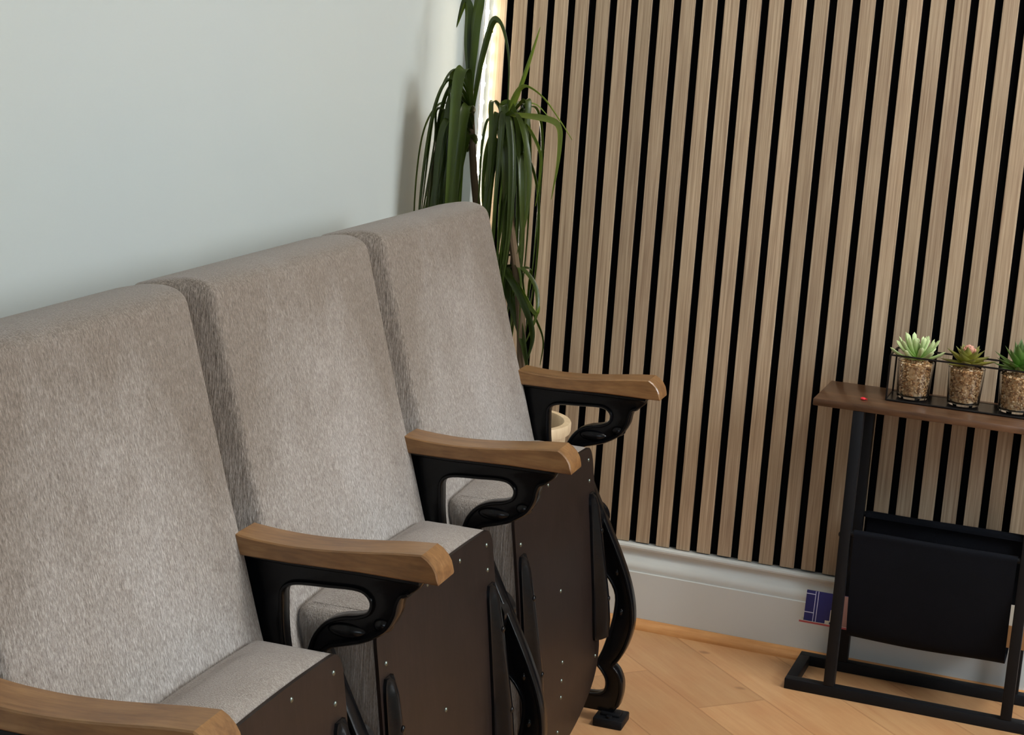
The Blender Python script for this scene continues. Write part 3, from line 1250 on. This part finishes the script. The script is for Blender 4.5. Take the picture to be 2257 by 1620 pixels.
# pinched wrapper ends make it a small wrapped sweet
bmesh.ops.create_cone(bm, cap_ends=True, segments=10, radius1=0.0006, radius2=0.0022, depth=0.0026, matrix=Matrix.Translation((0.0056, 0, -0.0004)) @ Matrix.Rotation(math.pi / 2, 4, 'Y'))
cd = obj('red_sweet', bm, M_RED)
cd.location = (0.7475, -0.149, ZTT + 0.0028)
tag(cd, 'tiny shiny red sweet lying on the left end of the wooden table top', 'sweet')

# wire rack
RX0, RX1, RY0, RY1 = 0.7830, 1.0560, -0.1260, -0.0480
RZ0, RZ1 = ZTT + 0.0021, 0.6090
rack = thing('wire_plant_rack', (RX0, RY0, ZTT), 'long black wire rack on the table holding three potted succulents', 'plant rack')
RW, RD = RX1 - RX0, RY1 - RY0
bm = bmesh.new()
for z in (0.002, RZ1 - ZTT):
    tube(bm, [(0, 0, z), (RW, 0, z)], 0.0016, 8)
    tube(bm, [(0, RD, z), (RW, RD, z)], 0.0016, 8)
    tube(bm, [(0, 0, z), (0, RD, z)], 0.0016, 8)
    tube(bm, [(RW, 0, z), (RW, RD, z)], 0.0016, 8)
for x in (0, RW):
    for y in (0, RD):
        tube(bm, [(x, y, 0.002), (x, y, RZ1 - ZTT)], 0.0016, 8)
obj('wire_frame', bm, M_WIRE, rack)
bm = bmesh.new()
box(bm, 0.001, RW - 0.001, 0.001, RD - 0.001, 0.0012, 0.0030)
M_TRAY = mat('dark_tray', (0.010, 0.009, 0.009, 1), 0.22, 0.3)
obj('tray', bm, M_TRAY, rack, sm=False)
ZTRAY = ZTT + 0.0031


def glass_bm():
    bm = bmesh.new()
    h = 0.0655
    prof = [(0, 0.0), (0.020, 0.0), (0.0255, 0.0012), (0.0272, 0.004), (0.0280, 0.012), (0.0312, h), (0.0306, h + 0.0008), (0.0300, h), (0.0269, 0.009), (0.0250, 0.0052), (0.019, 0.0045), (0, 0.0045)]
    lathe(bm, prof, 48)
    return bm


def gravel_bm(seed):
    rnd = random.Random(seed)
    bm = bmesh.new()
    # core
    lathe(bm, [(0, 0.0065), (0.0205, 0.0065), (0.0235, 0.060), (0, 0.060)], 24)
    base = bmesh.new()
    def peb(p, r):
        m = Matrix.Translation(p) @ Matrix.Rotation(rnd.uniform(0, 6.28), 4, Vector((rnd.uniform(-1, 1), rnd.uniform(-1, 1), rnd.uniform(-1, 1))).normalized()) @ Matrix.Diagonal((r * rnd.uniform(0.85, 1.35), r, r * rnd.uniform(0.7, 1.0), 1))
        bmesh.ops.create_icosphere(bm, subdivisions=1, radius=1.0, matrix=m)
    n = 0
    while n < 900:
        z = rnd.uniform(0.0078, 0.062)
        a = rnd.uniform(0, 2 * math.pi)
        R = 0.0262 + (z - 0.0085) * 0.052 - 0.0012
        r = rnd.uniform(0.0015, 0.0025)
        rr = R - r - rnd.uniform(0, 0.0006)
        peb((rr * math.cos(a), rr * math.sin(a), z), r)
        n += 1
    for _ in range(200):
        a = rnd.uniform(0, 2 * math.pi)
        q = 0.0262 * math.sqrt(rnd.random())
        r = rnd.uniform(0.0016, 0.0026)
        peb((q * math.cos(a), q * math.sin(a), 0.0610 + rnd.uniform(0, 0.002)), r)
    base.free()
    return bm


def make_gravel():
    m = mat('tan_gravel', S(176, 134, 86), 0.7)
    n = N(m)
    geo = n.new('ShaderNodeNewGeometry')
    n.link(n.ramp(geo.outputs['Random Per Island'], [(0.0, S(118, 76, 40)), (0.45, S(178, 132, 82)), (0.85, S(216, 180, 132)), (1.0, S(232, 208, 172))]), n.b.inputs['Base Color'])
    return m


M_GRAVEL = make_gravel()


def rosette_bm(rings, seed, shape='round'):
    """rings: list of (count, length, width, elevation deg, base height)"""
    rnd = random.Random(seed)
    bm = bmesh.new()
    lay = bm.verts.layers.float.new('along')
    for ri, (cnt, ln, wd, el, hb) in enumerate(rings):
        for c in range(cnt):
            az = 2 * math.pi * (c + 0.5 * (ri % 2)) / cnt + rnd.uniform(-0.12, 0.12)
            e = math.radians(el + rnd.uniform(-7, 7))
            L_ = ln * rnd.uniform(0.88, 1.1)
            ns = 9
            rs = []
            for j in range(ns + 1):
                t = j / ns
                if shape == 'round':
                    w = wd * (0.45 + 0.75 * math.sin(math.pi * min(t * 0.62 + 0.05, 1))) * (1 if t < 0.82 else math.sqrt(max(0.0, 1 - ((t - 0.82) / 0.18) ** 2)) + 0.02)
                    th = w * 0.55
                else:
                    w = wd * (0.5 + 0.9 * math.sin(math.pi * min(t * 0.8 + 0.1, 1))) * (1 - t ** 2.2) + wd * 0.03
                    th = w * 0.26
                bend = e + (0.35 if shape == 'round' else 0.1) * (t - 0.3)
                r = 0.0015 + L_ * t * math.cos(bend)
                z = hb + L_ * t * math.sin(bend)
                ring = []
                for q in range(8):
                    aa = 2 * math.pi * q / 8
                    lx = math.cos(aa) * w / 2
                    lz = math.sin(aa) * th / 2 + abs(math.cos(aa)) * w * 0.14
                    px = r - lz * math.sin(e)
                    pz = z + lz * math.cos(e)
                    v = bm.verts.new((px * math.cos(az) - lx * math.sin(az), px * math.sin(az) + lx * math.cos(az), pz))
                    v[lay] = t
                    ring.append(v)
                rs.append(ring)
            for a, b in zip(rs, rs[1:]):
                for q in range(8):
                    bm.faces.new((a[q], a[(q + 1) % 8], b[(q + 1) % 8], b[q]))
            bm.faces.new(rs[0][::-1])
            bm.faces.new(rs[-1])
    return bm


ZG = 0.0675
R1 = [(7, 0.052, 0.0082, 8, ZG + 0.001), (7, 0.049, 0.0078, 27, ZG + 0.003), (6, 0.044, 0.0072, 44, ZG + 0.004), (5, 0.037, 0.0062, 60, ZG + 0.005), (3, 0.029, 0.0052, 78, ZG + 0.006)]
R2 = [(8, 0.047, 0.0150, 8, ZG + 0.002), (8, 0.043, 0.0150, 24, ZG + 0.005), (6, 0.037, 0.0150, 38, ZG + 0.008), (6, 0.029, 0.0130, 54, ZG + 0.010), (4, 0.020, 0.010, 70, ZG + 0.011)]
R3 = [(8, 0.044, 0.0120, 10, ZG + 0.003), (8, 0.049, 0.0125, 28, ZG + 0.006), (6, 0.048, 0.0135, 46, ZG + 0.010), (5, 0.046, 0.0150, 64, ZG + 0.014), (3, 0.042, 0.014, 80, ZG + 0.018)]
sp = [
    (0.8225, R1, 'round', make_rosette('pale_green_succulent', S(118, 162, 64), S(196, 212, 158), 0), 'succulent in glass tumbler with pale green rounded leaves, leftmost in the wire rack', 3),
    (0.9085, R2, 'pointed', make_rosette('yellow_green_succulent', S(158, 154, 44), S(120, 122, 72), 0), 'succulent in glass tumbler with yellow-green pointed leaves around a pink heart', 5),
    (0.9945, R3, 'pointed', make_rosette('deep_green_succulent', S(100, 146, 52), S(84, 108, 62), 0), 'succulent in glass tumbler with dark green spiky leaves at the right picture edge', 9),
]
M_PINKHEART = mat('pink_heart_leaves', S(206, 150, 128), 0.5)
for i, (x, rings, shp, m_, lab, sd) in enumerate(sp):
    t = thing('potted_succulent', (x, -0.0880, ZTRAY), lab, 'succulent', 'succulents in glass tumblers in the wire rack')
    obj('glass_tumbler', glass_bm(), M_GLASS, t, ang=30)
    tag(obj('gravel', gravel_bm(sd), M_GRAVEL, t, sm=False), kind='stuff')
    obj('leaf_rosette', rosette_bm(rings, sd, shp), m_, t, ang=60)
    if i == 1:
        o = obj('heart_leaves', rosette_bm([(6, 0.016, 0.0075, 42, ZG + 0.020), (5, 0.014, 0.0065, 64, ZG + 0.023)], 4, 'round'), M_PINKHEART, t, ang=60)
        tag(o, 'pink heart leaves')

# ------------------------------------------------------------------ dragon tree in its pot
PX, PY = 0.150, -0.246
plant = thing('potted_dragon_tree', (PX, PY, 0.0), 'tall potted plant with long drooping strap leaves in the corner behind the seats', 'potted plant')
bm = bmesh.new()
lathe(bm, [(0, 0.0), (0.072, 0.0), (0.080, 0.006), (0.094, 0.395), (0.0945, 0.408), (0.1015, 0.410), (0.1030, 0.414), (0.1030, 0.427), (0.1015, 0.430), (0.0905, 0.430), (0.0890, 0.427), (0.0870, 0.36), (0.0, 0.36)], 64)
obj('pot', bm, M_POT, plant)
bm = bmesh.new()
lathe(bm, [(0.0, 0.386), (0.02, 0.3868), (0.05, 0.3845), (0.0868, 0.380), (0.0868, 0.361), (0, 0.361)], 40)
for v in bm.verts:
    if v.co.z > 0.379:
        v.co.z += random.uniform(-0.002, 0.003)
obj('soil', bm, M_SOIL, plant)


def rel(p):
    return (p[0] - PX, p[1] - PY, p[2])


stems = [[(0.13, -0.245, 0.38), (0.10, -0.24, 0.60), (0.045, -0.225, 0.80), (0.022, -0.22, 0.95), (0.018, -0.22, 1.00)],
         [(0.17, -0.25, 0.38), (0.15, -0.25, 0.62), (0.11, -0.235, 0.80), (0.090, -0.225, 0.95), (0.088, -0.222, 0.975)],
         [(0.15, -0.235, 0.38), (0.13, -0.225, 0.52), (0.10, -0.215, 0.64), (0.092, -0.22, 0.715)]]
for st in stems:
    bm = bmesh.new()
    pts = [rel(p) for p in catmull(st, 6)]
    rr = [0.009 - 0.004 * i / (len(pts) - 1) for i in range(len(pts))]
    tube(bm, pts, rr, 10)
    obj('stem', bm, M_STEM, plant)


def ribbon(bm, path, width, twist=0.0, side=None):
    P = catmull(path, 7)
    L = len(P)
    prev = None
    rows_ = []
    for i, p in enumerate(P):
        t = (P[min(i + 1, L - 1)] - P[max(i - 1, 0)]).normalized()
        if prev is None:
            s = Vector(side) if side else Vector((random.uniform(-1, 1), random.uniform(-1, 1), 0.1))
        else:
            s = prev
        s = (s - t * s.dot(t))
        if s.length < 1e-4:
            s = t.orthogonal()
        s.normalize()
        s = Matrix.Rotation(twist / L, 3, t) @ s
        prev = s
        n = t.cross(s)
        f = i / (L - 1)
        w = width * min(1.0, 0.45 + 2.2 * f) * (1 - max(0, (f - 0.45) / 0.55) ** 1.7) + 0.0008
        fold = w * 0.16
        th = 0.0005
        a = p + s * w / 2 + n * fold
        b = p - n * fold * 0.4
        c = p - s * w / 2 + n * fold
        rows_.append([bm.verts.new(rel(q)) for q in (a, b, c, c - n * th, b - n * th * 1.6, a - n * th)])
    for r0, r1 in zip(rows_, rows_[1:]):
        for k in range(6):
            bm.faces.new((r0[k], r0[(k + 1) % 6], r1[(k + 1) % 6], r1[k]))
    bm.faces.new(rows_[0][::-1])
    bm.faces.new(rows_[-1])


LV = {
'L1': ([(0.019, -0.22, 0.919), (0.014, -0.22, 1.014), (0.018, -0.22, 1.109), (0.019, -0.21, 1.155), (0.021, -0.21, 1.21), (0.03, -0.20, 1.25), (0.05, -0.2, 1.25)], 0.020),
'L2': ([(0.019, -0.22, 0.982), (0.007, -0.22, 1.076), (0.001, -0.21, 1.137), (-0.008, -0.21, 1.149), (-0.024, -0.2, 1.105)], 0.017),
'L3': ([(0.024, -0.22, 0.967), (0.039, -0.23, 1.055), (0.057, -0.24, 1.117), (0.075, -0.25, 1.12), (0.089, -0.25, 1.09), (0.098, -0.25, 1.044), (0.101, -0.25, 0.951)], 0.012),
'L4': ([(0.017, -0.2, 0.997), (0.029, -0.2, 1.07), (0.039, -0.2, 1.11), (0.045, -0.2, 1.10)], 0.010),
'L5': ([(0.028, -0.24, 0.968), (0.026, -0.26, 1.027), (0.025, -0.28, 1.037), (0.022, -0.29, 1.012), (0.023, -0.3, 0.923), (0.021, -0.3, 0.789), (0.022, -0.3, 0.685)], 0.020),
'L6': ([(0.013, -0.22, 0.998), (0.0, -0.24, 1.034), (-0.012, -0.26, 1.019), (-0.026, -0.27, 0.964), (-0.034, -0.27, 0.892), (-0.041, -0.27, 0.783), (-0.041, -0.27, 0.723)], 0.008),
'L7': ([(0.013, -0.22, 0.986), (-0.004, -0.24, 1.009), (-0.016, -0.25, 0.992), (-0.028, -0.25, 0.94), (-0.03, -0.25, 0.876), (-0.01, -0.25, 0.781)], 0.011),
'R6': ([(0.094, -0.25, 0.958), (0.126, -0.28, 0.97), (0.152, -0.3, 0.934), (0.165, -0.3, 0.874), (0.166, -0.3, 0.804), (0.154, -0.3, 0.732)], 0.013),
'C2': ([(0.091, -0.24, 0.71), (0.135, -0.26, 0.677), (0.171, -0.28, 0.635), (0.187, -0.28, 0.589), (0.178, -0.28, 0.539)], 0.014),
'C3': ([(0.091, -0.22, 0.716), (0.121, -0.24, 0.656), (0.145, -0.25, 0.612), (0.164, -0.26, 0.567), (0.177, -0.26, 0.511)], 0.017),
'C4': ([(0.096, -0.22, 0.708), (0.139, -0.22, 0.656), (0.168, -0.22, 0.61), (0.186, -0.22, 0.571), (0.183, -0.22, 0.525)], 0.004),
}
YG = {
'C1': ([(0.087, -0.22, 0.715), (0.122, -0.24, 0.689), (0.158, -0.26, 0.655), (0.185, -0.27, 0.628), (0.192, -0.27, 0.641)], 0.012),
'C5': ([(0.106, -0.22, 0.75), (0.126, -0.22, 0.72), (0.137, -0.22, 0.68), (0.146, -0.22, 0.649)], 0.012),
'R1': ([(0.088, -0.22, 0.952), (0.113, -0.24, 0.998), (0.137, -0.26, 1.055), (0.161, -0.28, 1.118)], 0.007),
'R2': ([(0.097, -0.24, 0.968), (0.116, -0.26, 0.998), (0.141, -0.28, 1.017), (0.181, -0.3, 1.003), (0.214, -0.3, 0.967), (0.239, -0.3, 0.936)], 0.008),
'R3': ([(0.099, -0.24, 0.964), (0.141, -0.27, 0.967), (0.195, -0.29, 0.965), (0.215, -0.3, 0.954), (0.218, -0.3, 0.925), (0.216, -0.3, 0.886), (0.209, -0.3, 0.832)], 0.010),
'R4': ([(0.089, -0.22, 0.964), (0.107, -0.22, 0.98), (0.123, -0.22, 0.986), (0.145, -0.22, 0.983), (0.169, -0.22, 0.962)], 0.004),
'R5': ([(0.092, -0.22, 0.955), (0.121, -0.23, 0.953), (0.141, -0.23, 0.936), (0.16, -0.23, 0.9), (0.161, -0.23, 0.853), (0.157, -0.23, 0.809)], 0.006),
}
for key, (pts, w) in LV.items():
    bm = bmesh.new()
    ribbon(bm, pts, w, random.uniform(-0.3, 0.3), side=(0.9, -0.25, 0.1))
    obj('leaf', bm, M_LEAF, plant, ang=50)
for key, (pts, w) in YG.items():
    bm = bmesh.new()
    ribbon(bm, pts, w, 0.2, side=(0.6, -0.3, 0.5))
    obj('leaf', bm, M_LEAF2, plant, ang=50)


def droop(cx, cy, cz, az, out, rise, drop, w, m=None):
    dx, dy = math.cos(az), math.sin(az)
    q = random.uniform(0.85, 1.1)
    pts = [(cx, cy, cz), (cx + dx * out * 0.35, cy + dy * out * 0.35, cz + rise * 0.8), (cx + dx * out * 0.75, cy + dy * out * 0.75, cz + rise),
           (cx + dx * out * q, cy + dy * out * q, cz + rise - drop * 0.22), (cx + dx * out * 1.12 * q, cy + dy * out * 1.12, cz - drop * 0.55), (cx + dx * out * 1.05, cy + dy * out * 1.05, cz - drop)]
    wx, wy = random.uniform(-0.012, 0.012), random.uniform(-0.010, 0.010)
    pts = [(p[0] + wx * math.sin(k * 1.3), p[1] + wy * math.sin(k * 1.7), p[2]) for k, p in enumerate(pts)]
    pts = [(max(p[0], XL + 0.012), min(p[1], -0.02), p[2]) for p in pts]
    bm = bmesh.new()
    ribbon(bm, pts, w, random.uniform(-0.8, 0.8), side=(-dy, dx, 0))
    obj('leaf', bm, m or M_LEAF, plant, ang=50)


for i in range(30):
    az = random.uniform(-3.6, -1.35)
    droop(0.022 + random.uniform(-0.004, 0.004), -0.222, 0.93 + random.uniform(-0.05, 0.05), az, random.uniform(0.035, 0.078), random.uniform(0.015, 0.055), random.uniform(0.22, 0.42), random.uniform(0.006, 0.017))
for i in range(34):
    az = random.uniform(-2.1, 1.0)
    droop(0.090 + random.uniform(-0.004, 0.004), -0.224, 0.92 + random.uniform(-0.06, 0.04), az, random.uniform(0.022, 0.062), random.uniform(0.01, 0.045), random.uniform(0.22, 0.40), random.uniform(0.005, 0.016))
for i in range(6):
    droop(0.098, -0.224, 0.70 + random.uniform(-0.02, 0.04), random.uniform(-1.4, 0.6), random.uniform(0.03, 0.07), random.uniform(0.0, 0.01), random.uniform(0.10, 0.17), random.uniform(0.006, 0.012))
